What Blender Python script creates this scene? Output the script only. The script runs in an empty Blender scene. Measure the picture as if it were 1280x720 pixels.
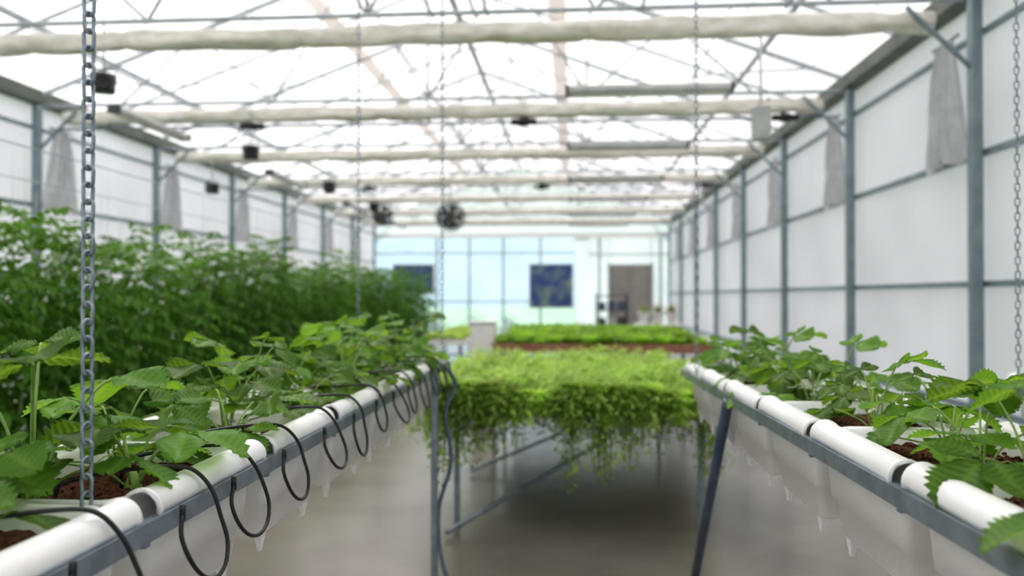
import bpy, math, random
from mathutils import Vector, Matrix
R=random.Random(7)
H=1.5
scene=bpy.context.scene
col=scene.collection
pi=math.pi

# ---------------------------------------------------------------- materials
def newmat(name):
    m=bpy.data.materials.new(name); m.use_nodes=True
    nt=m.node_tree; nt.nodes.clear()
    out=nt.nodes.new('ShaderNodeOutputMaterial')
    return m,nt,out
def noise_ramp(nt,scale,c1,c2,p1=.35,p2=.65,detail=4,coord='Object',stretch=None):
    tc=nt.nodes.new('ShaderNodeTexCoord'); n=nt.nodes.new('ShaderNodeTexNoise')
    n.inputs['Scale'].default_value=scale; n.inputs['Detail'].default_value=detail
    if stretch:
        mp=nt.nodes.new('ShaderNodeMapping'); mp.inputs['Scale'].default_value=stretch
        nt.links.new(tc.outputs[coord],mp.inputs[0]); nt.links.new(mp.outputs[0],n.inputs['Vector'])
    else: nt.links.new(tc.outputs[coord],n.inputs['Vector'])
    r=nt.nodes.new('ShaderNodeValToRGB')
    r.color_ramp.elements[0].position=p1; r.color_ramp.elements[1].position=p2
    r.color_ramp.elements[0].color=(*c1,1); r.color_ramp.elements[1].color=(*c2,1)
    nt.links.new(n.outputs['Fac'],r.inputs[0])
    return r.outputs[0],n.outputs['Fac']
def pmat(name,c1,c2=None,scale=8,rough=.5,metal=0,bump=0,stretch=None,spec=.5,p=(.35,.65)):
    m,nt,out=newmat(name); b=nt.nodes.new('ShaderNodeBsdfPrincipled')
    c2=c2 or tuple(x*.85 for x in c1)
    c,f=noise_ramp(nt,scale,c1,c2,p[0],p[1],stretch=stretch)
    nt.links.new(c,b.inputs['Base Color'])
    b.inputs['Roughness'].default_value=rough; b.inputs['Metallic'].default_value=metal
    b.inputs['Specular IOR Level'].default_value=spec
    if bump:
        bp=nt.nodes.new('ShaderNodeBump'); bp.inputs['Strength'].default_value=bump; bp.inputs['Distance'].default_value=.01
        nt.links.new(f,bp.inputs['Height']); nt.links.new(bp.outputs[0],b.inputs['Normal'])
    nt.links.new(b.outputs[0],out.inputs[0]); return m
def leafmat(name,dark,light,vein,trans=.35,rough=.45,scale=6,tint=(1.9,1.8,.9),var=(.65,1.35),vs=.4):
    m,nt,out=newmat(name); b=nt.nodes.new('ShaderNodeBsdfPrincipled'); t=nt.nodes.new('ShaderNodeBsdfTranslucent')
    c,f=noise_ramp(nt,scale,dark,light,.3,.7)
    oi=nt.nodes.new('ShaderNodeObjectInfo')
    mr=nt.nodes.new('ShaderNodeMapRange'); mr.inputs['To Min'].default_value=var[0]; mr.inputs['To Max'].default_value=var[1]
    nt.links.new(oi.outputs['Random'],mr.inputs[0])
    hs=nt.nodes.new('ShaderNodeHueSaturation'); nt.links.new(mr.outputs[0],hs.inputs['Value']); nt.links.new(c,hs.inputs['Color'])
    at=nt.nodes.new('ShaderNodeAttribute'); at.attribute_name='vein'
    mx=nt.nodes.new('ShaderNodeMix'); mx.data_type='RGBA'
    mm=nt.nodes.new('ShaderNodeMath'); mm.operation='MULTIPLY'; mm.inputs[1].default_value=vs
    nt.links.new(at.outputs['Fac'],mm.inputs[0]); nt.links.new(mm.outputs[0],mx.inputs[0])
    nt.links.new(hs.outputs[0],mx.inputs[6]); mx.inputs[7].default_value=(*vein,1)
    nt.links.new(mx.outputs[2],b.inputs['Base Color'])
    g=nt.nodes.new('ShaderNodeMix'); g.data_type='RGBA'; g.blend_type='MULTIPLY'; g.inputs[0].default_value=1
    nt.links.new(mx.outputs[2],g.inputs[6]); g.inputs[7].default_value=(*tint,1)
    nt.links.new(g.outputs[2],t.inputs[0])
    b.inputs['Roughness'].default_value=rough; b.inputs['Specular IOR Level'].default_value=.3
    ms=nt.nodes.new('ShaderNodeMixShader'); ms.inputs[0].default_value=trans
    nt.links.new(b.outputs[0],ms.inputs[1]); nt.links.new(t.outputs[0],ms.inputs[2]); nt.links.new(ms.outputs[0],out.inputs[0])
    return m
def filmmat(name,colr,transp,diffuse=.3,scale=.6,dim=.93,stretch=None):
    m,nt,out=newmat(name)
    c2=tuple(x*dim for x in colr)
    c,f=noise_ramp(nt,scale,c2,colr,stretch=stretch)
    tr=nt.nodes.new('ShaderNodeBsdfTransparent'); tl=nt.nodes.new('ShaderNodeBsdfTranslucent'); d=nt.nodes.new('ShaderNodeBsdfDiffuse')
    nt.links.new(c,tl.inputs[0]); nt.links.new(c,d.inputs[0]); nt.links.new(c,tr.inputs[0])
    a=nt.nodes.new('ShaderNodeMixShader'); a.inputs[0].default_value=diffuse
    nt.links.new(tl.outputs[0],a.inputs[1]); nt.links.new(d.outputs[0],a.inputs[2])
    b=nt.nodes.new('ShaderNodeMixShader'); b.inputs[0].default_value=transp
    nt.links.new(a.outputs[0],b.inputs[1]); nt.links.new(tr.outputs[0],b.inputs[2]); nt.links.new(b.outputs[0],out.inputs[0])
    return m
def glassmat(name,colr):
    m,nt,out=newmat(name)
    c,f=noise_ramp(nt,.8,colr,tuple(min(1,x*1.06) for x in colr))
    tr=nt.nodes.new('ShaderNodeBsdfTransparent'); nt.links.new(c,tr.inputs[0])
    g=nt.nodes.new('ShaderNodeBsdfTranslucent'); nt.links.new(c,g.inputs[0])
    b=nt.nodes.new('ShaderNodeMixShader'); b.inputs[0].default_value=.15
    nt.links.new(tr.outputs[0],b.inputs[1]); nt.links.new(g.outputs[0],b.inputs[2]); nt.links.new(b.outputs[0],out.inputs[0]); return m

M={}
M['galv']=pmat('galvanised_steel',(.24,.29,.34),(.35,.40,.45),18,.36,.5)
M['post']=pmat('post_steel',(.21,.27,.30),(.28,.35,.38),6,.5,.3)
M['rod']=pmat('roof_steel',(.40,.45,.48),(.52,.57,.59),6,.5,.1)
M['eave']=pmat('eave_steel',(.13,.145,.13),(.18,.20,.17),4,.6,.1)
M['white']=pmat('white_plastic',(.92,.92,.92),(.85,.85,.86),14,.34,0,.03,p=(.55,.8))
M['cloth']=pmat('screen_cloth',(.90,.88,.82),(.68,.65,.58),14,.9,0,.4,stretch=(.4,1,1))
M['curtain']=filmmat('curtain_cloth',(.80,.80,.82),.10,.5,6,.85)
M['black']=pmat('black_rubber',(.010,.010,.012),(.02,.02,.023),20,.35)
M['dark']=pmat('dark_housing',(.06,.065,.072),(.09,.095,.10),9,.5)
M['hose']=pmat('blue_grey_hose',(.07,.10,.16),(.11,.145,.20),7,.45)
M['lamp']=pmat('lamp_housing',(.40,.41,.40),(.50,.51,.50),5,.4,.1)
M['soil']=pmat('coir_soil',(.06,.016,.008),(.19,.07,.04),90,.95,0,1.0)
M['brown']=pmat('brown_board',(.32,.14,.10),(.42,.22,.16),12,.8)
M['concrete']=pmat('concrete',(.195,.178,.156),(.275,.255,.226),1.3,.20,0,.02,p=(.3,.7))
M['outside']=pmat('outside_ground',(.20,.34,.10),(.38,.48,.26),.25,.9)
M['door']=pmat('door_paint',(.30,.28,.265),(.36,.34,.32),2,.6)
M['cream']=pmat('cream_paint',(.86,.85,.83),(.90,.89,.87),2,.6)
M['stem']=pmat('green_stem',(.22,.36,.09),(.34,.47,.16),20,.5)
M['twine']=pmat('white_twine',(.7,.7,.66),(.8,.8,.76),30,.8)
M['pink']=pmat('pink_petal',(.75,.25,.25),(.85,.5,.5),20,.7)
M['flower']=pmat('yellow_flower',(.8,.7,.1),(.9,.8,.3),20,.7)
M['petal']=pmat('white_petal',(.88,.88,.84),(.92,.92,.9),20,.6)
M['poster']=pmat('poster_print',(.05,.09,.26),(.32,.42,.28),2.4,.5,p=(.45,.75))
M['poster2']=pmat('poster_print_dark',(.04,.07,.20),(.08,.16,.22),2,.5)
M['roof']=filmmat('roof_polycarbonate',(.90,.875,.87),.32,.15,.5,.80,(1,.25,1))
M['beige']=filmmat('roof_flap_film',(.85,.82,.80),.40,.4)
M['wall']=filmmat('wall_polycarbonate',(.90,.875,.945),.10,.32)
M['wallback']=filmmat('back_wall_panel',(.84,.87,.90),.20,.3)
M['glass']=glassmat('window_glass',(.80,.88,.94))
M['straw']=leafmat('strawberry_leaf',(.070,.180,.028),(.155,.32,.055),(.30,.45,.13),.46,rough=.45,tint=(2.0,1.8,.8),var=(.55,1.45),vs=.5)
M['tomato']=leafmat('tomato_leaf',(.042,.12,.018),(.13,.27,.042),(.1,.3,.05),.34,scale=3,rough=.65)
M['herb']=leafmat('herb_leaf',(.34,.50,.12),(.58,.74,.27),(.4,.6,.1),.48,scale=5,tint=(1.35,1.3,.9),var=(.8,1.25))
M['lettuce']=leafmat('lettuce_leaf',(.18,.35,.05),(.38,.56,.13),(.4,.6,.1),.42,scale=5,tint=(1.5,1.45,.8))

# ---------------------------------------------------------------- mesh builder
class MB:
    def __init__(s): s.v=[]; s.f=[]; s.c=[]
    def add(s,vs,fs,cs=None):
        o=len(s.v); s.v+= [tuple(v) for v in vs]; s.f+=[tuple(i+o for i in f) for f in fs]
        s.c+= cs if cs else [0.0]*len(vs)
    def box(s,c,d,rot=None,taper=None):
        vs=[]
        for z in (-.5,.5):
            for x,y in((-.5,-.5),(.5,-.5),(.5,.5),(-.5,.5)):
                k=1 if (taper is None or z>0) else taper
                v=Vector((x*d[0]*k,y*d[1]*k,z*d[2]))
                if rot: v=rot@v
                vs.append(v+Vector(c))
        s.add(vs,[(3,2,1,0),(4,5,6,7),(0,1,5,4),(1,2,6,5),(2,3,7,6),(3,0,4,7)])
        return s
    def bbox(s,c,d,b=.004):
        rings=[]
        hx,hy,hz=d[0]/2,d[1]/2,d[2]/2
        for z,i in((-hz,b),(-hz+b,0),(hz-b,0),(hz,b)):
            ax,ay=hx-i,hy-i
            rings.append([Vector((c[0]+x,c[1]+y,c[2]+z)) for x,y in((-ax+b,-ay),(ax-b,-ay),(ax,-ay+b),(ax,ay-b),(ax-b,ay),(-ax+b,ay),(-ax,ay-b),(-ax,-ay+b))])
        s.loft(rings,True,True); return s
    def loft(s,rings,closed=True,caps=False):
        n=len(rings[0]); vs=[v for r in rings for v in r]; fs=[]
        for i in range(len(rings)-1):
            for j in range(n if closed else n-1):
                k=(j+1)%n
                fs.append((i*n+j,i*n+k,(i+1)*n+k,(i+1)*n+j))
        if caps:
            fs.append(tuple(range(n-1,-1,-1))); fs.append(tuple(range((len(rings)-1)*n,len(rings)*n)))
        s.add(vs,fs); return s
    def path(s,pts,r,n=8,closed=False,caps=True):
        pts=[Vector(p) for p in pts]; N=len(pts); rings=[]; up=None
        for i,p in enumerate(pts):
            if closed: t=pts[(i+1)%N]-pts[i-1]
            else: t=pts[min(i+1,N-1)]-pts[max(i-1,0)]
            t.normalize()
            if up is None:
                up=Vector((0,0,1)) if abs(t.z)<.9 else Vector((1,0,0))
            a=t.cross(up).normalized(); up=a.cross(t).normalized()
            rr=r[i] if isinstance(r,(list,tuple)) else r
            rings.append([p+(a*math.cos(k*2*pi/n)+up*math.sin(k*2*pi/n))*rr for k in range(n)])
        if closed: rings.append(rings[0])
        s.loft(rings,True,caps and not closed); return s
    def beam(s,p0,p1,w,h):
        p0=Vector(p0);p1=Vector(p1);t=(p1-p0).normalized()
        up=Vector((0,0,1)) if abs(t.z)<.95 else Vector((0,1,0))
        a=t.cross(up).normalized(); u=a.cross(t).normalized()
        rings=[[p+a*x*w/2+u*y*h/2 for x,y in((-1,-1),(1,-1),(1,1),(-1,1))] for p in(p0,p1)]
        s.loft(rings,True,True); return s
    def mesh(s,name,mat,smooth=True):
        me=bpy.data.meshes.new(name); me.from_pydata(s.v,[],s.f)
        at=me.attributes.new('vein','FLOAT','POINT'); at.data.foreach_set('value',s.c)
        me.materials.append(M[mat] if isinstance(mat,str) else mat)
        me.polygons.foreach_set('use_smooth',[smooth]*len(me.polygons)); me.update(); return me
def ob(name,data,parent=None,loc=(0,0,0),rot=(0,0,0),scale=1,label=None,cat=None,group=None,kind=None):
    o=bpy.data.objects.new(name,data.mesh(name,'white') if isinstance(data,MB) else data)
    col.objects.link(o); o.location=loc; o.rotation_euler=rot
    o.scale=(scale,)*3 if not isinstance(scale,tuple) else scale
    if parent: o.parent=parent
    if label: o['label']=label
    if cat: o['category']=cat
    if group: o['group']=group
    if kind: o['kind']=kind
    return o
def mk(name,mb,mat,smooth=True,**k): return ob(name,mb.mesh(name,mat,smooth),**k)
def dup(root,loc,rotz=None,scale=None,label=None):
    def cp(o,par):
        n=o.copy(); n.parent=par
        if par: n.matrix_parent_inverse=o.matrix_parent_inverse.copy()
        col.objects.link(n)
        for c in o.children: 
            if c.name in srcs[o.name]: cp(c,n)
        return n
    srcs={}
    def walk(o):
        srcs[o.name]=[c.name for c in o.children]
        for c in o.children: walk(c)
    walk(root)
    n=cp(root,None); n.location=loc
    if rotz is not None: n.rotation_euler[2]=rotz
    if scale is not None: n.scale=(scale,)*3
    if label: n['label']=label
    return n
def empty(name,loc,**k):
    return ob(name,None,loc=loc,**k)
def catmull(P,sub=8):
    P=[Vector(p) for p in P]; Q=[P[0]*2-P[1]]+P+[P[-1]*2-P[-2]]; out=[]
    for i in range(1,len(Q)-2):
        for k in range(sub):
            t=k/sub
            out.append(.5*((2*Q[i])+(Q[i+1]-Q[i-1])*t+(2*Q[i-1]-5*Q[i]+4*Q[i+1]-Q[i+2])*t*t+(3*Q[i]-Q[i-1]-3*Q[i+1]+Q[i+2])*t**3))
    out.append(P[-1]); return out

# ---------------------------------------------------------------- shell
XL,XR,YB,YF=-7.0,3.4,28.0,-2.3
XC=(XL+XR)/2; HW=(XR-XL)/2
EZ=H+2.65; RZ=EZ+1.9
def roofz(x): return RZ-abs(x-XC)/HW*(RZ-EZ)
S=dict(kind='structure')
def quad(name,vs,mat,**k):
    mb=MB(); mb.add(vs,[tuple(range(len(vs)))]); return mk(name,mb,mat,False,**k)
mb=MB(); mb.box(((XL+XR)/2,(YF+YB)/2,-.05),(XR-XL+.3,YB-YF+.3,.1))
mk('floor',mb,'concrete',False,label='smooth grey concrete greenhouse floor',**S)
mb=MB(); mb.box((0,40,-.17),(160,160,.1))
mk('ground',mb,'outside',False,label='pale green ground outside the greenhouse',**S)
for nm,x in(('wall_right',XR+.06),('wall_left',XL-.06)):
    mb=MB()
    mb.box((x,(YF+YB)/2,(EZ)/2),(.016,YB-YF,EZ))
    mk(nm,mb,'wall',False,label='translucent white polycarbonate side wall',**S)
def gable(y): return [(XL,y,0),(XR,y,0),(XR,y,EZ),(XC,y,RZ),(XL,y,EZ)]
quad('wall_front',gable(YF),'wall',label='translucent gable end wall',**S)
mb=MB(); ZT=H+2.12
def rect(x0,x1,z0,z1,y=YB): mb.box(((x0+x1)/2,y,(z0+z1)/2),(x1-x0,.04,z1-z0))
rect(XL,XR,ZT,EZ)
mb.add([(XL,YB,EZ),(XR,YB,EZ),(XC,YB,RZ)],[(0,1,2)])
rect(.6,1.3,0,ZT); rect(2.74,XR,0,ZT); rect(1.3,2.74,2.6,ZT); rect(XL,.6,0,.2)
mk('wall_back',mb,'wallback',False,label='pale end wall panels around glazing and doorway',**S)
mxs=[XL,-4.75,-3.6,-2.4,-1.1,.1]
for i in range(5):
    mb=MB(); mb.box(((mxs[i]+mxs[i+1])/2,YB,(.2+ZT)/2),(mxs[i+1]-mxs[i],.01,ZT-.2))
    mk('window_%d'%(i+1),mb,'glass',False,label='pale blue glazed end wall pane',**S)
tn=[0]
def trim(mbx,mat,label='galvanised steel frame rail'):
    tn[0]+=1; return mk('trim_%d'%tn[0],mbx,mat,False,label=label,**S)
for x in mxs[1:5]+[.95,3.05]: trim(MB().box((x,YB-.05,ZT/2),(.08,.08,ZT)),'rod','end wall mullion')
for z in(3.0,1.3): trim(MB().box(((XL+.1)/2,YB-.05,z),(7.1,.06,.06)),'rod','end wall transom')
trim(MB().box((2.0,YB-.05,2.95),(2.8,.06,.05)),'rod','end wall transom')
trim(MB().box((.35,YB-.12,ZT/2),(.5,.02,ZT)),'wallback','wide translucent white end wall strip')
trim(MB().box(((XL+XR)/2,YB-.08,ZT),(XR-XL,.12,.16)),'cream','cream end wall header')
# door
mb=MB(); mb.box((2.02,YB,1.3),(1.42,.05,2.58)); d=mk('door_1',mb,'door',False,label='brown-grey double door',**S)
for x in(1.68,2.36):
    mb=MB(); mb.bbox((x,YB-.035,1.3),(.6,.03,2.3),.008); mk('door_panel',mb,'door',False,parent=d)
for x in(1.28,2.76): trim(MB().box((x,YB-.04,1.32),(.08,.1,2.64)),'rod','door frame')
# ceiling
mb=MB()
mb.add([(XL-.06,YF,EZ),(XC,YF,RZ),(XC,YB,RZ),(XL-.06,YB,EZ),(XR+.06,YF,EZ),(XR+.06,YB,EZ)],[(0,1,2,3),(1,4,5,2)])
mk('ceiling',mb,'roof',False,label='bright translucent white gable roof',**S)
# wall rails
for x,s in((XR,1),(XL,-1)):
    for dz,w in((1.19,.05),(.10,.05),(-.95,.05),(2.2,.04)):
        trim(MB().box((x+s*.02,(YF+YB)/2,H+dz),(.05,YB-YF-.1,w)),'post')
    trim(MB().box((x-s*.02,(YF+YB)/2,EZ-.06),(.22,YB-YF-.1,.16)),'eave','dark eave beam')
for dx in(-4.1,-1.6,1.6,4.1):
    x=XC+dx; big=abs(dx)<2
    trim(MB().box((x,(YF+YB)/2,roofz(x)-.07),(.24 if big else .05,YB-YF-.1,.02 if big else .05)),'beige' if big else 'rod','pale roof vent flap' if big else 'steel roof purlin')
trim(MB().box((XC,(YF+YB)/2,RZ-.08),(.08,YB-YF-.1,.06)),'rod','roof ridge beam')
YS=[6.9+3*k for k in range(-3,8)]
for y in YS[:-1]:
    mb=MB()
    for s in(-1,1): mb.beam((XC+s*HW*.99,y+1.5,roofz(XC+s*HW*.99)-.03),(XC,y+1.5,RZ-.03),.03,.03)
    trim(mb,'rod','roof glazing bar')

# ---------------------------------------------------------------- posts
G='steel posts along the side walls'
def postmesh(s):
    mb=MB(); mb.bbox((0,0,(EZ-.15)/2),(.09,.10,EZ-.15),.008); return mb
for x,s in((XR-.06,-1),(XL+.06,1)):
    root=mk('steel_post',postmesh(s),'post',False,loc=(x,YS[0],0),label='blue-grey galvanised steel post against the side wall',cat='post',group=G)
    mb=MB(); mb.beam((s*.03,0,H+1.9),(s*.55,0,H+2.42),.03,.03); mk('knee_brace',mb,'post',False,parent=root)
    mb=MB(); mb.bbox((0,0,.006),(.2,.2,.012),.003); mk('foot_plate',mb,'galv',False,parent=root)
    for y in YS[1:]: dup(root,(x,y if y<27.5 else 27.75,0))

# ---------------------------------------------------------------- trusses
CZ=H+2.47
mb=MB(); mb.path([(-HW+.15,0,CZ),(HW-.15,0,CZ)],.022,8)
truss=mk('roof_truss',mb,'rod',loc=(XC,YS[0],0),label='galvanised steel roof truss with diagonal web rods',cat='roof truss',group='roof trusses')
for s in(-1,1):
    mb=MB(); mb.beam((s*(HW-.05),0,roofz(XC+HW)-.06),(0,0,RZ-.06),.04,.05); mk('rafter',mb,'rod',False,parent=truss)
rel=lambda d: roofz(XC+d)-.09
for s in(-1,1):
    ch=[.0,2.0,4.0]; rf=[.0,1.0,3.0]
    segs=[((ch[0],CZ),(rf[1],rel(rf[1]))),((ch[1],CZ),(rf[1],rel(rf[1]))),((ch[1],CZ),(rf[2],rel(rf[2]))),((ch[2],CZ),(rf[2],rel(rf[2])))]
    if s>0: segs.append(((0,CZ),(0,rel(0))))
    for a,b in segs:
        mb=MB(); mb.path([(s*a[0],0,a[1]),(s*b[0],0,b[1])],.014,6); mk('web_strut',mb,'rod',parent=truss)
for y in YS[1:]: dup(truss,(XC,y if y<27.5 else 27.7,0))
for i,y in enumerate(YS[:-1]):
    if i%2: continue
    for s in(-1,1):
        a,b=4.6,2.6
        p0=Vector((XC+s*a,y,roofz(XC+a)-.12)); p1=Vector((XC+s*b,min(y+3,27.6),roofz(XC+b)-.12))
        mb=MB(); mb.path([Vector((0,0,0)),p1-p0],.012,6)
        mk('bracing_rod',mb,'rod',loc=p0,label='thin diagonal steel bracing rod under the roof',cat='brace',group='roof bracing rods')
for i in range(9):
    x=XL+.9+i*1.09
    mb=MB(); mb.path([(0,YS[0],0),(0,27.6,0)],.005,5)
    mk('screen_wire',mb,'rod',loc=(x,0,CZ+.03),label='thin longitudinal screen support wire',cat='wire',group='screen wires')

# screen rolls
def rollmesh(seed):
    r=random.Random(seed); mb=MB(); rings=[]; n=14; N=110; L=HW*2-.7
    ph=[r.uniform(0,6) for _ in range(8)]
    for i in range(N+1):
        x=-L/2+L*i/N
        seg=(x+L/2)%.85
        sag=-.012*math.sin(pi*seg/.85)
        tie=1-.22*math.exp(-((min(seg,.85-seg))/.03)**2)
        ring=[]
        for k in range(n):
            a=k*2*pi/n
            rr=.088*tie*(1+.10*math.sin(3*a+x*2.2+ph[0])+.07*math.sin(5*a-x*3.1+ph[1])+.05*math.sin(x*9+2*a+ph[2]))
            ring.append(Vector((x,math.cos(a)*rr,math.sin(a)*rr*1.05+sag)))
        rings.append(ring)
    mb.loft(rings,True,True); return mb
rm=[rollmesh(s).mesh('screen_roll','cloth') for s in(1,2,3)]
for i,y in enumerate(YS):
    if y>27.5: continue
    ob('shade_screen_roll',rm[i%3],loc=(XC,y+.12,H+2.335),label='off-white shade screen bundled into a long roll under a truss',cat='shade screen',group='rolled shade screens')
for y in(10.02,16.02):
    mb=MB(); mb.path([(-5.0,0,0),(5.0,0,0)],.016,8)
    sh=mk('drive_shaft',mb,'galv',loc=(XC,y-.04,H+2.18),label='horizontal steel screen drive shaft with black couplings',cat='shaft',group='screen drive shafts')
    for x in(-2.3,1.2,4.4):
        mb=MB(); prof=[(-.16,.022),(-.15,.04),(-.06,.04),(-.05,.055),(.05,.055),(.06,.04),(.15,.04),(.16,.022)]
        mb.loft([[Vector((x+a,math.cos(k*pi/6)*r,math.sin(k*pi/6)*r)) for k in range(12)] for a,r in prof],True,True)
        mk('coupling',mb,'black',parent=sh,label='black shaft coupling')
    for x in(-4.2,0,4.2):
        mb=MB(); mb.box((x,0,.13),(.03,.03,.24)); mk('hanger',mb,'galv',parent=sh)

# curtains on the walls
def curtain(s):
    mb=MB(); rings=[]
    for i in range(19):
        t=i/18; z=-t*1.05; w=.12+.26*t**.8; ring=[]
        for k in range(37):
            u=k/36*2-1
            ring.append(Vector((s*(.05+.045*math.sin(u*17+t*2)*(.4+t)+.02*math.sin(u*31)), u*w+.04*math.sin(t*3), z+.05*t*math.sin(u*4+1))))
        rings.append(ring)
    mb.loft(rings,False); return mb
for x,s in((XR-.06,-1),(XL+.06,1)):
    me=curtain(s).mesh('wall_curtain','curtain')
    mb=MB(); mb.path([(s*.05,-.25,.01),(s*.05,.25,.01)],.012,8); rodm=mb.mesh('curtain_rod','post')
    for y in YS[1:-1]:
        c=ob('wall_curtain',me,loc=(x,y+.42,H+2.22),label='grey cloth curtain gathered beside a wall post',cat='curtain',group='gathered wall curtains')
        ob('curtain_rod',rodm,parent=c)

# ---------------------------------------------------------------- lamps
mb=MB(); prof=[(-.07,-.01),(-.055,-.045),(.055,-.045),(.07,-.01),(.05,.04),(-.05,.04)]
mb.loft([[Vector((x,a,b)) for a,b in prof] for x in(-.8,.8)],True,True)
lamp=mk('grow_lamp',mb,'lamp',False,loc=(.76,8.0,H+2.05),label='long silver-grey linear lamp hanging under the roof',cat='lamp',group='hanging linear lamps')
mb=MB(); mb.box((0,0,-.05),(1.5,.08,.012)); mk('diffuser',mb,'cream',False,parent=lamp)
for x in(-.81,.81):
    mb=MB(); mb.bbox((x,0,0),(.03,.15,.095),.006); mk('end_cap',mb,'dark',False,parent=lamp)
for x in(-.6,.6):
    mb=MB(); mb.path([(x,0,.03),(x,0,.42)],.004,5); mk('suspension_wire',mb,'rod',parent=lamp)
for k in range(1,6): dup(lamp,(.76,8.0+3*k,H+2.05))
for y in(9.2,13.7,18.2,22.7): dup(lamp,(-5.0,y,H+2.05),pi/2)
for x in(.16,1.36,-5.0):
    mb=MB(); mb.path([(0,6.9,0),(0,27.6,0)],.008,6)
    mk('lamp_rail',mb,'rod',loc=(x,0,CZ),label='thin steel rail carrying the hanging lamps',cat='rail',group='lamp rails')

def speaker():
    mb=MB(); mb.bbox((0,0,0),(.19,.15,.18),.02)
    r=mk('loudspeaker',mb,'dark',False,label='small dark box loudspeaker hanging from a truss',cat='loudspeaker',group='hanging loudspeakers')
    mb=MB(); mb.loft([[Vector((math.cos(k*pi/8)*q,-.077-d,math.sin(k*pi/8)*q)) for k in range(16)] for q,d in((.075,0),(.075,.008),(.06,.008),(.03,.0))],True,True); mk('speaker_cone',mb,'black',parent=r)
    mb=MB(); mb.path([(0,0,.08),(0,0,.60)],.009,6); mk('hanging_rod',mb,'rod',parent=r)
    mb=MB(); mb.path([(-.10,0,0),(-.10,0,.13),(.10,0,.13),(.10,0,0)],.008,6); mk('bracket',mb,'dark',parent=r)
    return r
sp=speaker(); sp.location=(-4.24,6.95,H+1.93); sp.rotation_euler=(0,0,.5)
for p,rz in(((-4.1,9.95,H+1.84),.4),((-4.0,12.95,H+1.8),.2),((-6.0,12.95,H+1.8),.9),((-4.0,15.95,H+1.8),.2)): dup(sp,p,rz)
def fan():
    r_=.25; mb=MB(); 
    for yy,q in((-.09,r_),(.09,r_),(-.1,.17),(-.1,.09)):
        mb.path([(math.cos(a*pi/18)*q,yy-(0 if q==r_ else .01),math.sin(a*pi/18)*q) for a in range(36)],.008,6,closed=True)
    for k in range(24):
        a=k*pi/12; c,s=math.cos(a),math.sin(a)
        mb.path([(c*.05,-.13,s*.05),(c*.17,-.11,s*.17),(c*r_,-.09,s*r_),(c*r_,.09,s*r_),(c*.05,.11,s*.05)],.005,4)
    root=mk('circulation_fan',mb,'dark',label='dark round caged circulation fan hung from the roof',cat='fan',group='circulation fans')
    mb=MB(); mb.loft([[Vector((math.cos(k*pi/8)*q,y,math.sin(k*pi/8)*q)) for k in range(16)] for y,q in((-.12,.03),(-.1,.055),(.1,.06),(.16,.05))],True,True); mk('motor_hub',mb,'dark',parent=root)
    for k in range(5):
        rings=[]
        for j in range(6):
            q=.05+.17*j/5; w=.35+.25*j/5; a0=k*2*pi/5
            rings.append([Vector((math.cos(a0+u*w)*q,-.02+u*.06,math.sin(a0+u*w)*q)) for u in(-1,-.5,0,.5,1)])
        mb=MB(); mb.loft(rings,False); mk('blade',mb,'dark',parent=root)
    mb=MB(); mb.path([(0,0,.25),(0,0,1.05)],.01,6); mk('hanging_rod',mb,'rod',parent=root)
    return root
f=fan(); f.location=(-2.14,14.0,H+1.4)
dup(f,(-4.56,19.0,H+1.95))
mb=MB(); mb.bbox((0,0,0),(.15,.12,.3),.015)
sb=mk('sensor_box',mb,'lamp',False,loc=(1.62,7.0,H+1.48),label='pale grey climate sensor box hanging on a cord',cat='sensor',)
mb=MB(); mb.path([(0,0,.14),(0,0,.95)],.012,8); mk('cord',mb,'twine',parent=sb)

# ---------------------------------------------------------------- chains
def chain(name,loc,z0,z1,pitch=.03,wire=.0032,label='galvanised steel link chain holding up the growing rack'):
    mb=MB(); n=int((z1-z0)/pitch); L=pitch+wire*1.9; w=.0095*(pitch/.03)
    for i in range(n):
        zc=z0+pitch*(i+.5); pts=[]
        for k in range(14):
            a=k*2*pi/14; cx=math.cos(a)*w; cz=math.sin(a)*w+(1 if math.sin(a)>=0 else -1)*(L/2-w)
            pts.append(Vector((cx,0,zc+cz)) if i%2 else Vector((cx*.35,cx*.94,zc+cz)))
        mb.path(pts,wire,5,closed=True)
    return mk(name,mb,'galv',loc=loc,label=label,cat='chain',group='rack suspension chains')

# ---------------------------------------------------------------- growing racks
P=.56
def rring(cx,cy,hx,hy,r,z,n=5):
    o=[]
    for qx,qy,a0 in((1,1,0),(-1,1,pi/2),(-1,-1,pi),(1,-1,1.5*pi)):
        for k in range(n+1):
            a=a0+k*pi/2/n; o.append(Vector((cx+qx*(hx-r)+math.cos(a)*r,cy+qy*(hy-r)+math.sin(a)*r,z)))
    return o
W=.44
mb=MB(); rings=[]
for hx,hy,r,z in((.192,.192,.018,-.235),(.198,.200,.022,-.229),(.208,.214,.022,-.150),(.218,.226,.022,-.144),(.224,.234,.022,-.06),(.226,.238,.022,-.050),(.205,.248,.03,-.043),(.196,.262,.04,.0),(.192,.270,.04,.010),(.186,.270,.04,.018),(.178,.262,.038,.019),(.172,.252,.036,.012),(.166,.242,.034,-.01),(.150,.185,.03,-.20)):
    rings.append(rring(0,0,hx,hy,r,z))
mb.loft(rings,True,False)
n=len(rings[0]); mb.f.append(tuple(range(n-1,-1,-1))); mb.f.append(tuple(range(13*n,14*n)))
trough_me=mb.mesh('planting_trough','white')
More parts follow.
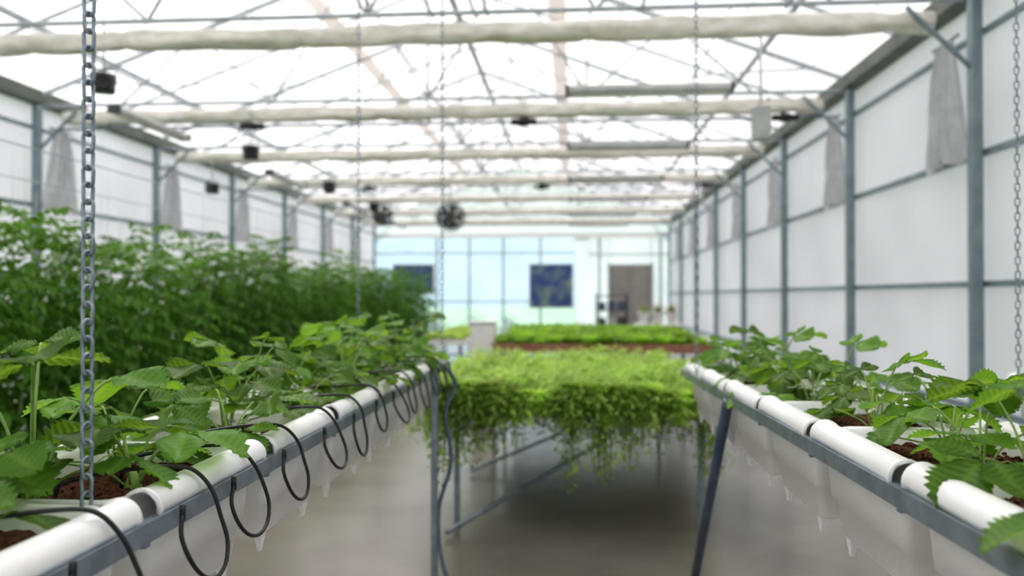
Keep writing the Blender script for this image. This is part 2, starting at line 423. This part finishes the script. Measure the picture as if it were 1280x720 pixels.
def lipmesh():
    mb=MB(); r0,r1=.034,.0305; L=.25
    arc=[(-14+208*k/14)*pi/180 for k in range(15)]
    rings=[]
    for y,g in((-L,1.12),(-L+.010,1.12),(-L+.016,1.0),(L-.016,1.0),(L-.010,1.12),(L,1.12)):
        rings.append([Vector((math.cos(a)*r0*g,y,math.sin(a)*r0*g)) for a in arc]+[Vector((math.cos(a)*r1,y,math.sin(a)*r1)) for a in reversed(arc)])
    mb.loft(rings,True,True); return mb
lip_me=lipmesh().mesh('rolled_rim','white')
mb=MB()
N=26
vs=[];fs=[]
rr=random.Random(3)
for i in range(N):
    for j in range(N):
        x=(i/(N-1)*2-1)*.160;y=(j/(N-1)*2-1)*.228
        vs.append((x,y,-.032+rr.uniform(-.008,.008)+.014*math.cos(x*9)))
for i in range(N-1):
    for j in range(N-1): fs.append((i*N+j,(i+1)*N+j,(i+1)*N+j+1,i*N+j+1))
mb.add(vs,fs)
for k in range(350):
    x=rr.uniform(-.15,.15);y=rr.uniform(-.21,.21);s=rr.uniform(.002,.006)
    mb.box((x,y,-.018),(s*2,s,s),Matrix.Rotation(rr.uniform(0,6),3,'Z')@Matrix.Rotation(rr.uniform(0,6),3,'X'))
soil_me=mb.mesh('soil','soil')
mb=MB(); mb.add([(-.012,-.030,0.03),(.012,-.030,0.03),(.012,.030,0.03),(-.012,.030,0.03),(-.004,-.006,-.048),(.004,-.006,-.048),(.004,.006,-.048),(-.004,.006,-.048)],[(0,1,2,3),(7,6,5,4),(0,4,5,1),(1,5,6,2),(2,6,7,3),(3,7,4,0)])
foot_me=mb.mesh('drain_foot','white',False)
def trough(x,y,z):
    t=ob('planting_trough',trough_me,loc=(x,y,z),label='white plastic planting trough with rolled rims filled with soil',cat='planting trough',group='white planting troughs on racks')
    ob('rolled_rim',lip_me,parent=t,loc=(W/2,0,0)); ob('rolled_rim',lip_me,parent=t,loc=(-W/2,0,0))
    ob('soil',soil_me,parent=t,label='reddish brown coir growing medium')
    for dx in(-.184,.184):
        for dy in(-.166,.166): ob('drain_foot',foot_me,parent=t,loc=(dx,dy,-.229))
    return t
def rack(xc,y0,n,zfun,legs,label):
    y1=y0+n*P; root=empty('growing_rack',(xc,y0,0),label=label,cat='growing rack',group='suspended growing racks')
    for s in(-1,1):
        mb=MB(); x=s*(W/2+.030)
        mb.beam((x,-.06,zfun(y0)-.027),(x,y1-y0+.12,zfun(y1)-.027),.022,.036); mk('rail',mb,'galv',False,parent=root)
    for k in range(n+1):
        y=k*P; z=zfun(y0+y)-.05
        mb=MB(); mb.beam((-W/2-.03,y,z),(W/2+.03,y,z),.018,.016); mk('crossbar',mb,'galv',False,parent=root)
    for lx,ly in legs:
        mb=MB(); mb.bbox((lx-xc,ly-y0,(zfun(ly)-.042)/2),(.034,.034,zfun(ly)-.042),.004); mk('leg',mb,'galv',False,parent=root)
    for k in range(n): trough(xc,y0+(k+.5)*P,zfun(y0+(k+.5)*P))
    return root
zl=lambda y:H-.385
zr=lambda y:H-.335-.055*(y-1)/3.4
XLc=-.775-W/2; XRc=.635+W/2
rack(XLc,.80,7,zl,[(-.735,4.25)],'galvanised rack carrying strawberry troughs over the concrete floor')
rr_=rack(XRc,.42,7,zr,[],'galvanised rack carrying strawberry troughs beside the aisle')
mb=MB(); mb.path([Vector((.60-XRc,3.15-.42,zr(3.2)-.04)),Vector((.64-XRc,4.28-.42,.0))],.022,10); mk('slanted_leg',mb,'hose',parent=rr_,label='blue-grey slanted support pipe')
X3=1.86+W/2
rack(X3,.75,5,lambda y:H-.36,[(X3+sx*(W/2+.03),y) for sx in(-1,1) for y in(.9,3.3)],'galvanised rack with white troughs near the side wall')

chain('chain',(-.845,1.34,0),zl(1)-.05,H+2.44,.030,.0034)
chain('chain',(-.735,4.50,0),zl(1),H+2.44,.03,.0025)
chain('chain',(-1.22,4.50,0),zl(1),H+2.44,.03,.0025)
chain('chain',(.60,3.92,0),zr(3.9),H+2.44,.03,.0025)
chain('chain',(1.82,3.42,0),H-.38,H+2.44,.03,.0028)
for x in(-.845,-1.22,.60,1.82,-.735):
    mb=MB(); mb.path([(0,-1,0),(0,6.95,0)],.012,8)
    mk('support_pipe',mb,'galv',loc=(x,0,H+2.455),label='overhead steel pipe carrying the rack chains',cat='pipe',group='overhead chain pipes')

# drip hoses
def hose(y,k):
    r=random.Random(k*5+1); zb=zl(1); x=-.775
    d=r.uniform(.115,.155); o=r.uniform(.02,.05); w=r.uniform(.08,.12); ln=r.uniform(-.03,.02)
    pts=[(x-.17,y-.12,zb-.03),(x-.168,y-.12,zb+.02),(x-.155,y-.11,zb+.042),(x-.10,y-.06,zb+.050),(x-.03,y-.01,zb+.052),(x+.02,y+.02,zb+.042),(x+.055,y+.035,zb+.0)]
    cz=zb-d*.5
    for j in range(1,9):
        a=.9-j*.62
        pts.append((x+.06+o*math.sin(min(pi,j*.42)),y-.035+ln*j/8+w*.68*math.cos(a),cz+d*.5*math.sin(a)))
    mb=MB(); mb.path(catmull(pts,8),.0042,8)
    e=pts[-1]
    h=mk('drip_hose',mb,'black',loc=(0,0,0),label='thin black drip irrigation hose looping over the trough rim',cat='hose',group='black drip hoses')
    mb=MB(); mb.path([(e[0],e[1],e[2]-.012),(e[0],e[1],e[2]+.016)],.006,8); mk('connector',mb,'black',parent=h)
    mb=MB(); mb.path([(x-.17,y-.12,zb-.075),(x-.17,y-.12,zb+.0)],[.0015,.005],6); mk('drip_stake',mb,'black',parent=h)
for k,y in enumerate((1.20,1.52,1.74,2.03,2.36,2.66,2.96,3.24,3.52,3.80,4.08,4.34,4.56)): hose(y,k)
mb=MB(); mb.path(catmull([(-.70,4.45,zl(1)-.02),(-.66,4.5,zl(1)-.12),(-.70,4.4,.85),(-.66,4.35,.6),(-.72,4.3,.35),(-.69,4.2,.12),(-.62,4.1,.02),(-.5,4.0,.015)],10),.011,8)
mk('feed_hose',mb,'hose',label='blue-grey water hose hanging down beside the rack leg',cat='hose')

# ---------------------------------------------------------------- strawberry plants
def leaflet(mb,L,Wd,Mx,cup=.18,droop=.25,pleat=.0026,r=None):
    rows=18; C=5; vs=[];cs=[];fs=[]
    tw=r.uniform(-.15,.15)
    for i in range(rows+1):
        t=i/rows
        w=Wd*.5*(math.sin(pi*min(1,(t**.92)))**.5 if 0<t<1 else 0)
        if i==rows: w=Wd*.04
        for j in range(-C,C+1):
            s=j/C; a=abs(s)
            k=1.0
            if a>.9: k=1.05 if i%2==0 else .88
            x=s*w*k
            y=L*(t+.17*a*(1-t)*math.sin(pi*t)**.5) + ((.006 if i%2==0 else -.001) if a>.9 else 0)
            z=cup*a**1.5*w - droop*L*t*t + pleat*(1 if i%2==0 else -1)*min(1,a*2.2)*(1.05-.3*a)*min(1,w/(Wd*.25)) + tw*x*t + .004*math.sin(t*7+s*3)
            z-= .14*a**3*w
            if j==0: z-=.002
            vs.append(Mx@Vector((x,y,z)))
            cs.append(1.0 if j==0 else (.8*(1.1-.6*a) if i%2 else .0))
    n=2*C+1
    for i in range(rows):
        for j in range(n-1): fs.append((i*n+j,i*n+j+1,(i+1)*n+j+1,(i+1)*n+j))
    mb.add(vs,fs,cs)
def leafmesh(seed):
    r=random.Random(seed); mb=MB()
    for k,az in enumerate((0,1.35,-1.35)):
        az+=r.uniform(-.12,.12); L=(.108 if k==0 else .096)*r.uniform(.93,1.07); Wd=L*.96
        Mx=Matrix.Rotation(az,4,'Z')@Matrix.Rotation(r.uniform(-.15,.2),4,'X')@Matrix.Rotation(r.uniform(-.2,.2)+(-.25 if k==1 else .25 if k==2 else 0),4,'Y')@Matrix.Translation((0,.009,0))
        leaflet(mb,L,Wd,Mx,cup=r.uniform(.12,.28),droop=r.uniform(.1,.38),r=r)
    return mb.mesh('leaf','straw')
leafs=[leafmesh(s) for s in range(6)]
def blossommesh():
    mb=MB()
    for k in range(5):
        a=k*2*pi/5; d=Vector((math.cos(a),math.sin(a),.15)); s=Vector((-math.sin(a),math.cos(a),0))
        p=[d*.003,d*.009+s*.006,d*.015+s*.004,d*.016,d*.015-s*.004,d*.009-s*.006]
        mb.add(p,[(0,1,2,3,4,5)])
    return mb.mesh('blossom','petal')
blm=blossommesh()
def strawberry(seed,n=10,big=1,tall=1.0):
    r=random.Random(seed); mb=MB(); L=[]
    mb.path([(0,0,-.02),(0,0,.0),(0,0,.03)],[.014,.018,.008],8)
    a0=r.uniform(0,6)
    for k in range(n):
        az=a0+k*2.4+r.uniform(-.3,.3); f=k/(n-1)
        reach=.165-.09*f+r.uniform(-.03,.03); h=(.07+.14*f+r.uniform(-.03,.03))*tall
        if k<2: h*=.75
        d=Vector((-math.sin(az),math.cos(az),0))
        p0=d*.01; p1=d*reach*.35+Vector((0,0,h*.55)); p2=d*reach*.8+Vector((0,0,h*.92)); p3=d*reach+Vector((0,0,h))
        mb.path(catmull([p0,p1,p2,p3],4),[.0028]*13,6)
        L.append((p3,az,r.uniform(-.5,.0)+(.3 if f>.7 else 0),r.uniform(-.25,.25),r.uniform(.72,1.18)*(1.0-.2*(f>.9)),r.randrange(6)))
    B=[]
    for k in range(3):
        az=r.uniform(0,6.28); d=Vector((math.cos(az),math.sin(az),0)); e=d*r.uniform(.08,.14)+Vector((0,0,r.uniform(.04,.1)))
        mb.path(catmull([(0,0,.01),e*.5+Vector((0,0,.05)),e],4),.0014,5); B.append(e)
    root=mk('strawberry_plant',mb,'stem',label='leafy green strawberry plant growing in a white trough',cat='strawberry plant',group='strawberry plants in troughs')
    for p,az,pt,rl,sc,li in L:
        ob('leaf',leafs[li],parent=root,loc=p,rot=(pt,rl,az),scale=sc*big)
    for e in B: ob('blossom',blm,parent=root,loc=e,rot=(r.uniform(-.6,.6),r.uniform(-.6,.6),0))
    return root
vars_=[strawberry(s,n,1,tl) for s,n,tl in((11,7,1.1),(12,6,.8),(13,7,1.2),(14,6,.75),(15,6,1.0))]
used=set()
def putplant(i,loc,rz,sc):
    if i not in used:
        used.add(i); o=vars_[i]; o.location=loc; o.rotation_euler[2]=rz; o.scale=(sc,)*3
    else: dup(vars_[i],loc,rz,sc)
q=random.Random(33); c=0
for k in range(7):
    for dy,dx in(((.14,.07),(.42,-.03)) if k%2==0 else ((.12,-.06),(.27,.07),(.45,-.06))):
        y=.80+k*P+dy
        putplant(c%5,(XLc+dx+q.uniform(-.02,.02),y+q.uniform(-.02,.02),zl(y)-.018),q.uniform(0,6),q.uniform(.9,1.15)); c+=1
    for dy,dx in(((.14,-.03),(.42,.06)) if k in(2,3,5) else ((.10,-.05),(.28,.09),(.44,-.04))):
        y=.42+k*P+dy
        if y<1.05: continue
        putplant(c%5,(XRc+dx+q.uniform(-.02,.02),y+q.uniform(-.02,.02),zr(y)-.018),q.uniform(0,6),q.uniform(.80,1.0)); c+=1

# ---------------------------------------------------------------- generic leaf for blurred plants
def sleaf(mb,p,d,up,L,w,bend=.3):
    d=d.normalized(); s=d.cross(up)
    if s.length<1e-3: s=Vector((1,0,0))
    s.normalize(); u=s.cross(d)
    P_=[p,p+d*L*.35+s*w*.5+u*w*.1,p+d*L*.35-u*w*.08,p+d*L*.35-s*w*.5+u*w*.1,p+d*L*.7+s*w*.36-u*L*bend*.4,p+d*L*.7-u*L*bend*.5,p+d*L*.7-s*w*.36-u*L*bend*.4,p+d*L-u*L*bend]
    mb.add(P_,[(0,1,2),(0,2,3),(1,4,5,2),(2,5,6,3),(4,7,5),(5,7,6)])
def tomato(seed):
    r=random.Random(seed); st=MB(); fo=MB(); hh=r.uniform(1.85,2.12)
    pts=[Vector((.04*math.sin(z*3+seed),.04*math.cos(z*2.3+seed),z)) for z in [hh*i/14 for i in range(15)]]
    st.path(pts,[.012-.006*i/14 for i in range(15)],6)
    NL=56
    for k in range(NL):
        z=.15+(hh-.2)*(k+r.random())/NL; az=k*2.4+r.uniform(-.4,.4)
        base=Vector((.04*math.sin(z*3+seed),.04*math.cos(z*2.3+seed),z))
        top=z/hh; LL=r.uniform(.24,.38)*(1 if top<.85 else .8); el=.25+.9*(top>.85)
        d=Vector((math.cos(az),math.sin(az),el)).normalized(); prev=base; dd=d.copy()
        for j in range(5):
            nx=prev+dd*LL/5; 
            side=dd.cross(Vector((0,0,1))); side.normalize()
            ll=r.uniform(.055,.10)
            if j>0:
                for s in(-1,1):
                    sleaf(fo,nx,(dd*.45+side*s+Vector((0,0,-.25+r.uniform(-.3,.3)))),Vector((0,0,1)),ll,ll*.58,.35)
            dd=(dd+Vector((0,0,-.20))).normalized(); prev=nx
        sleaf(fo,prev,dd,Vector((0,0,1)),.11,.06,.3)
    root=mk('tomato_plant',st,'stem',label='tall green tomato plant in a dense row',cat='tomato plant',group='tall tomato plants')
    mk('foliage',fo,'tomato',True,parent=root)
    fl=MB()
    for k in range(6):
        a=r.uniform(0,6); z=r.uniform(.8,hh); p=Vector((math.cos(a)*.2,math.sin(a)*.2,z))
        for m_ in range(5): sleaf(fl,p,Vector((math.cos(m_*1.26),math.sin(m_*1.26),.3)),Vector((0,0,1)),.018,.009)
    mk('blossom',fl,'flower',parent=root)
    tw=MB(); tw.path([(0,0,hh-.05),(0,0,2.5)],.0018,4); mk('support_twine',tw,'twine',parent=root)
    return root
tv=[tomato(s) for s in range(4)]
first=[True]*4; q=random.Random(5); c=0
for row,x in enumerate((-3.65,-4.15,-4.7,-5.35)):
    y=2.2+.1*row; step=(.36,.42,.48,.52)[row]
    while y<19.5:
        i=c%4; loc=(x+q.uniform(-.06,.06),y+q.uniform(-.05,.05),0); rz=q.uniform(0,6); sc=q.uniform(.86,1.07)*(1.0 if y<13 else .96)
        if first[i]:
            first[i]=False; o=tv[i]; o.location=loc;o.rotation_euler[2]=rz;o.scale=(sc,)*3
        else: dup(tv[i],loc,rz,sc)
        y+=step; c+=1
for x in(-3.65,-4.7):
    mb=MB(); mb.path([(0,1.5,0),(0,27.4,0)],.005,5)
    mk('trellis_wire',mb,'rod',loc=(x,0,2.5),label='horizontal wire supporting tomato twines',cat='wire',group='tomato trellis wires')
# ---------------------------------------------------------------- benches
def bench(name,x0,x1,y0,y1,zt,mat,label,edge=.07,full=True):
    root=empty(name,((x0+x1)/2,(y0+y1)/2,0),label=label,cat='bench',group='planting benches')
    hx,hy=(x1-x0)/2,(y1-y0)/2
    mb=MB()
    if full: mb.box((0,0,zt-.02),(2*hx,2*hy,.04))
    else:
        nn=14
        for k in range(nn): mb.box((-hx+2*hx*(k+.5)/nn,0,zt-.02),(.06,2*hy,.03))
        for k in range(6): mb.box((0,-hy+2*hy*(k+.5)/6,zt-.045),(2*hx,.03,.02))
    mk('tray',mb,'soil' if full else 'galv',False,parent=root)
    mb=MB()
    for s in(-1,1):
        mb.box((0,s*hy,zt),(2*hx+.04,.03,edge*2)); mb.box((s*hx,0,zt),(.03,2*hy,edge*2))
    mk('edge_board',mb,mat,False,parent=root)
    for sx in(-1,1):
        for sy in(-1,0,1) if full else (-1,1):
            mb=MB(); mb.box((sx*(hx-.1),sy*(hy-.1),(zt-.05)/2),(.035,.035,zt-.05)); mk('leg',mb,'galv',False,parent=root)
    if full:
      for sy in(-1,1):
        mb=MB(); mb.beam((-hx+.1,sy*(hy-.1),.35),(hx-.1,sy*(hy-.1),.35),.025,.025); mk('crossbar',mb,'galv',False,parent=root)
    return root
b1=bench('planting_bench',-.85,.92,5.1,7.8,.76,'galv','galvanised bench overflowing with bright green herbs',.03,False)
mb=MB(); mb.path([(-.78+-.035,4.95-6.45,.03),(.25-.035,6.3-6.45,.37)],.018,8); mk('brace',mb,'galv',parent=b1)
mb=MB(); mb.path([(-.85-.035,6.7-6.45,.03),(-.1-.035,7.3-6.45,.25)],.014,8); mk('brace',mb,'galv',parent=b1)
bench('planting_bench',-.80,1.45,8.2,11.6,.965,'brown','long bench with red-brown edging full of lettuce',.045)
bench('planting_bench',-3.0,-2.1,15.5,21,.6,'cream','low bench of yellow-green seedlings',.05)
def herb(seed,drape=0):
    r=random.Random(seed); fo=MB(); st=MB()
    if not drape:
      for k in range(26):
        az=r.uniform(0,2*pi)
        el=r.uniform(.35,1.5); d=Vector((math.cos(az)*math.cos(el),math.sin(az)*math.cos(el),math.sin(el)))
        LL=r.uniform(.12,.25); prev=Vector((0,0,0)); steps=7; pts=[prev]
        for j in range(steps):
            nx=prev+d*LL/steps; pts.append(nx); d=(d+Vector((0,0,-.08))).normalized()
            for m_ in range(4):
                a=r.uniform(0,6.28); dd=Vector((math.cos(a),math.sin(a),r.uniform(-.2,.9)))
                ll=r.uniform(.03,.06); sleaf(fo,nx,dd,Vector((0,0,1)),ll,ll*.33,.3)
            prev=nx
        st.path(pts[::2],.0022,4)
    else:
      nn=int(34*(.6+.5*drape)) if drape>.5 else 26
      for k in range(nn):
        th=r.uniform(0,2*pi); ph=r.uniform(-1.3,1.3); q_=r.uniform(.5,1)
        e=Vector((math.cos(th)*math.cos(ph)*.18*q_,-.11+math.sin(th)*math.cos(ph)*.19*q_,(-.08+math.sin(ph)*.24*q_)*drape-.02))
        m=Vector((e.x*.5,-.05+e.y*.4,max(e.z*.2,.02)+.06))
        pts=catmull([Vector((0,0,0)),m,e],5)
        for j,nx in enumerate(pts[2:]):
            for m_ in range(5):
                a=r.uniform(0,6.28); dd=Vector((math.cos(a),math.sin(a),r.uniform(-.4,.8)))
                ll=r.uniform(.03,.06); sleaf(fo,nx+dd*r.uniform(0,.045),dd,Vector((0,0,1)),ll,ll*.35,.3)
        st.path(pts[::3]+[pts[-1]],.002,4)
    root=mk('herb_plant',st,'stem',label='feathery bright green herb plant on a bench' if not drape else 'bright green herb plant spilling over the bench edge',cat='herb plant',group='bench herb plants')
    mk('foliage',fo,'herb',parent=root); return root
hv=[herb(s) for s in range(3)]; dv=[herb(s+20,dr) for s,dr in((0,1.2),(1,.75),(2,.3),(3,1.6))]
def scatter(vs,pts):
    f=[True]*len(vs)
    for k,(loc,rz,sc,i) in enumerate(pts):
        if f[i]:
            f[i]=False; o=vs[i]; o.location=loc;o.rotation_euler[2]=rz;o.scale=(sc,)*3
        else: dup(vs[i],loc,rz,sc)
q=random.Random(9); pts=[]
y=5.2
while y<7.75:
    x=-.78
    while x<.9:
        pts.append(((x+q.uniform(-.04,.04),y+q.uniform(-.04,.04),.77),q.uniform(0,6),q.uniform(.8,1.25),q.randrange(3))); x+=.19
    y+=.21
scatter(hv,pts)
pts=[]
for x,i in((-.84,0),(-.74,0),(-.64,0),(-.55,0),(-.44,1),(-.34,2),(-.22,2),(-.12,2),(.0,1),(.09,0),(.18,0),(.28,0),(.38,0),(.47,1),(.56,2),(.66,2),(.84,3)):
    pts.append(((x,5.10+q.uniform(0,.06),.80),q.uniform(-.3,.3),q.uniform(.85,1.35) if i<3 else .9,i))
    if i<2: pts.append(((x+.03,5.12,.86),q.uniform(-.3,.3),q.uniform(.8,1.0),1))
for y in(5.3,5.6,5.9,6.2,6.6,7.0,7.4): pts.append(((.93,y,.80),pi/2+q.uniform(-.3,.3),q.uniform(.9,1.1),2)); pts.append(((-.85,y,.80),-pi/2+q.uniform(-.3,.3),q.uniform(.9,1.1),1))
scatter(dv,pts)
def lettuce(seed,name,label,grp,mat):
    r=random.Random(seed); fo=MB(); st=MB(); st.path([(0,0,-.02),(0,0,.05)],.012,6)
    for k in range(34):
        az=k*2.4; el=.2+1.1*k/34; d=Vector((math.cos(az)*math.cos(el),math.sin(az)*math.cos(el),math.sin(el)))
        sleaf(fo,d*.01,d+Vector((0,0,.2)),Vector((0,0,1)),r.uniform(.10,.15),r.uniform(.05,.09),.35)
    root=mk(name,st,'stem',label=label,cat='lettuce',group=grp); mk('foliage',fo,mat,parent=root); return root
lv=[lettuce(s,'lettuce','bright green lettuce in the brown-edged bench','lettuces on the long bench','lettuce') for s in range(3)]
pts=[];y=8.33
while y<11.5:
    x=-.7
    while x<1.42:
        pts.append(((x+q.uniform(-.03,.03),y+q.uniform(-.03,.03),.975),q.uniform(0,6),q.uniform(.85,1.3),q.randrange(3))); x+=.18
    y+=.22
scatter(lv,pts)
sv=[lettuce(s+9,'seedling','yellow-green seedling on a low bench','seedlings on the low bench','herb') for s in range(2)]
pts=[]
y=15.7
while y<20.9:
    for x in(-2.85,-2.55,-2.25): pts.append(((x,y,.62),q.uniform(0,6),1.2,q.randrange(2)))
    y+=.35
scatter(sv,pts)
mb=MB(); mb.bbox((0,0,.59),(.28,.3,1.18),.02); cr=mk('storage_bin',mb,'white',False,loc=(-1.04,9.4,.0),label='tall white plastic bin standing beside the lettuce bench',cat='bin')
mb=MB(); mb.bbox((0,0,1.195),(.31,.33,.03),.006); mk('lid',mb,'white',False,parent=cr)
# shrubs outside
def shrub(seed):
    r=random.Random(seed); fo=MB(); st=MB()
    for k in range(60):
        a=r.uniform(0,6.28); e=r.uniform(.1,1.5); d=Vector((math.cos(a)*math.cos(e),math.sin(a)*math.cos(e),math.sin(e)*1.1))
        tip=d*r.uniform(.5,.8); st.path([(0,0,0),tip*.6,tip],.008,4)
        for m_ in range(9):
            b=r.uniform(0,6.28); sleaf(fo,tip*r.uniform(.5,1),Vector((math.cos(b),math.sin(b),r.uniform(-.3,.8))),Vector((0,0,1)),r.uniform(.1,.18),.08)
    root=mk('shrub',st,'stem',label='round green shrub growing outside the end glazing',cat='shrub',group='shrubs outside the glazing')
    mk('foliage',fo,'lettuce',parent=root); return root
shv=[shrub(s) for s in(1,2)]; q=random.Random(4)
scatter(shv,[((-8.4+k*1.5+q.uniform(-.1,.1),30.6+(k%2)*1.4,-.12),q.uniform(0,6),q.uniform(1.0,1.35),k%2) for k in range(5)])

# ---------------------------------------------------------------- far end things
def shelf(x,y):
    root=empty('storage_rack',(x,y,0),label='dark open metal storage rack holding boxes',cat='shelf')
    for sx in(-.4,.4):
        for sy in(-.2,.2):
            mb=MB(); mb.box((sx,sy,.78),(.035,.035,1.56)); mk('upright',mb,'dark',False,parent=root)
    for z in(.3,.72,1.12,1.5):
        mb=MB(); mb.box((0,0,z),(.84,.44,.03)); mk('shelf_board',mb,'dark',False,parent=root)
shelf(1.05,21.5)
q=random.Random(3)
for z in(.315,.735,1.135):
    for k in range(3):
        mb=MB(); h=q.uniform(.16,.27); mb.bbox((0,0,h/2),(.2,.3,h),.01)
        b=mk('storage_box',mb,q.choice(['dark','lamp','hose']),False,loc=(.79+k*.26,21.5,z),label='small storage box on the dark rack',cat='box',group='boxes on the storage rack')
        mb=MB(); mb.bbox((0,0,h),(.205,.305,.02),.005); mk('lid',mb,'black',False,parent=b)
for nm,x0,x1,z0,z1,mt in(('poster',-1.47,.02,1.1,2.6,'poster'),('poster',-6.3,-4.85,1.6,2.6,'poster2')):
    mb=MB(); mb.bbox((0,0,0),(x1-x0,.03,z1-z0),.005)
    o=mk(nm,mb,mt,False,loc=((x0+x1)/2,YB-.14,(z0+z1)/2),label='dark blue printed poster with yellow-green patches' if mt=='poster' else 'dark blue-green wall poster',cat='poster')
    mb=MB(); a,b=(x1-x0)/2,(z1-z0)/2; 
    for s in(-1,1): mb.box((s*a,0,0),(.04,.05,2*b+.04)); mb.box((0,0,s*b),(2*a+.04,.05,.04))
    mk('frame',mb,'lamp',False,parent=o)
for k,x in enumerate((1.55,1.85,2.15)):
    mb=MB(); mb.loft([[Vector((math.cos(a*pi/8)*r,math.sin(a*pi/8)*r,z)) for a in range(16)] for z,r in((0,.09),(.22,.13),(.22,.145),(.26,.145),(.26,.12),(.2,.11))],True,True)
    zb=.9
    p=mk('flower_pot',mb,'cream',loc=(x,17.5,zb),label='pale pot of pink flowers on a small table',cat='flower pot',group='pots of pink flowers')
    mb=MB(); 
    for j in range(60):
        a=q.uniform(0,6.28); e=q.uniform(.2,1.5); d=Vector((math.cos(a)*math.cos(e),math.sin(a)*math.cos(e),math.sin(e)))
        sleaf(mb,Vector((0,0,.22))+d*.04,d,Vector((0,0,1)),q.uniform(.08,.16),.05)
    mk('foliage',mb,'lettuce',parent=p)
    mb=MB()
    for j in range(16):
        a=q.uniform(0,6.28); e=q.uniform(.3,1.5); d=Vector((math.cos(a)*math.cos(e),math.sin(a)*math.cos(e),math.sin(e)))
        for m_ in range(5): sleaf(mb,Vector((0,0,.24))+d*.17,d+Vector((math.cos(m_*1.26),math.sin(m_*1.26),0)),Vector((0,0,1)),.04,.035)
    mk('blossom',mb,'pink',parent=p)
root=empty('side_table',(1.85,17.5,0),label='plain white side table holding flower pots',cat='table')
mb=MB(); mb.bbox((0,0,.88),(1.0,.5,.04),.01); mk('table_top',mb,'white',False,parent=root)
for sx in(-.44,.44):
    for sy in(-.2,.2):
        mb=MB(); mb.box((sx,sy,.43),(.04,.04,.86)); mk('leg',mb,'white',False,parent=root)

# ---------------------------------------------------------------- light and camera
w=bpy.data.worlds.new('World'); scene.world=w; w.use_nodes=True
nt=w.node_tree; bg=nt.nodes['Background']
tc=nt.nodes.new('ShaderNodeTexCoord'); sep=nt.nodes.new('ShaderNodeSeparateXYZ'); rp=nt.nodes.new('ShaderNodeValToRGB')
nt.links.new(tc.outputs['Generated'],sep.inputs[0]); nt.links.new(sep.outputs[2],rp.inputs[0])
rp.color_ramp.elements[0].position=0; rp.color_ramp.elements[0].color=(.62,.71,.78,1)
rp.color_ramp.elements[1].position=.5; rp.color_ramp.elements[1].color=(.98,.98,1,1)
nt.links.new(rp.outputs[0],bg.inputs[0]); bg.inputs[1].default_value=1.20
sun=bpy.data.lights.new('sun','SUN'); sun.energy=4.2; sun.angle=math.radians(20); sun.color=(1,.97,.94)
so=bpy.data.objects.new('sun',sun); col.objects.link(so); so.rotation_euler=(math.radians(-38),math.radians(-14),0); so.location=(0,0,12)
cam=bpy.data.cameras.new('camera'); co=bpy.data.objects.new('camera',cam); col.objects.link(co)
co.location=(0,0,H); co.rotation_euler=(math.radians(90.57),0,math.radians(4.29))
cam.lens=28.125; cam.sensor_width=36; cam.clip_end=300
cam.dof.use_dof=True; cam.dof.focus_distance=1.8; cam.dof.aperture_fstop=1.9
scene.camera=co
scene.view_settings.view_transform='Standard'
for lk in ('Medium High Contrast','Standard - Medium High Contrast'):
    try:
        scene.view_settings.look=lk; break
    except Exception as e: print(e)
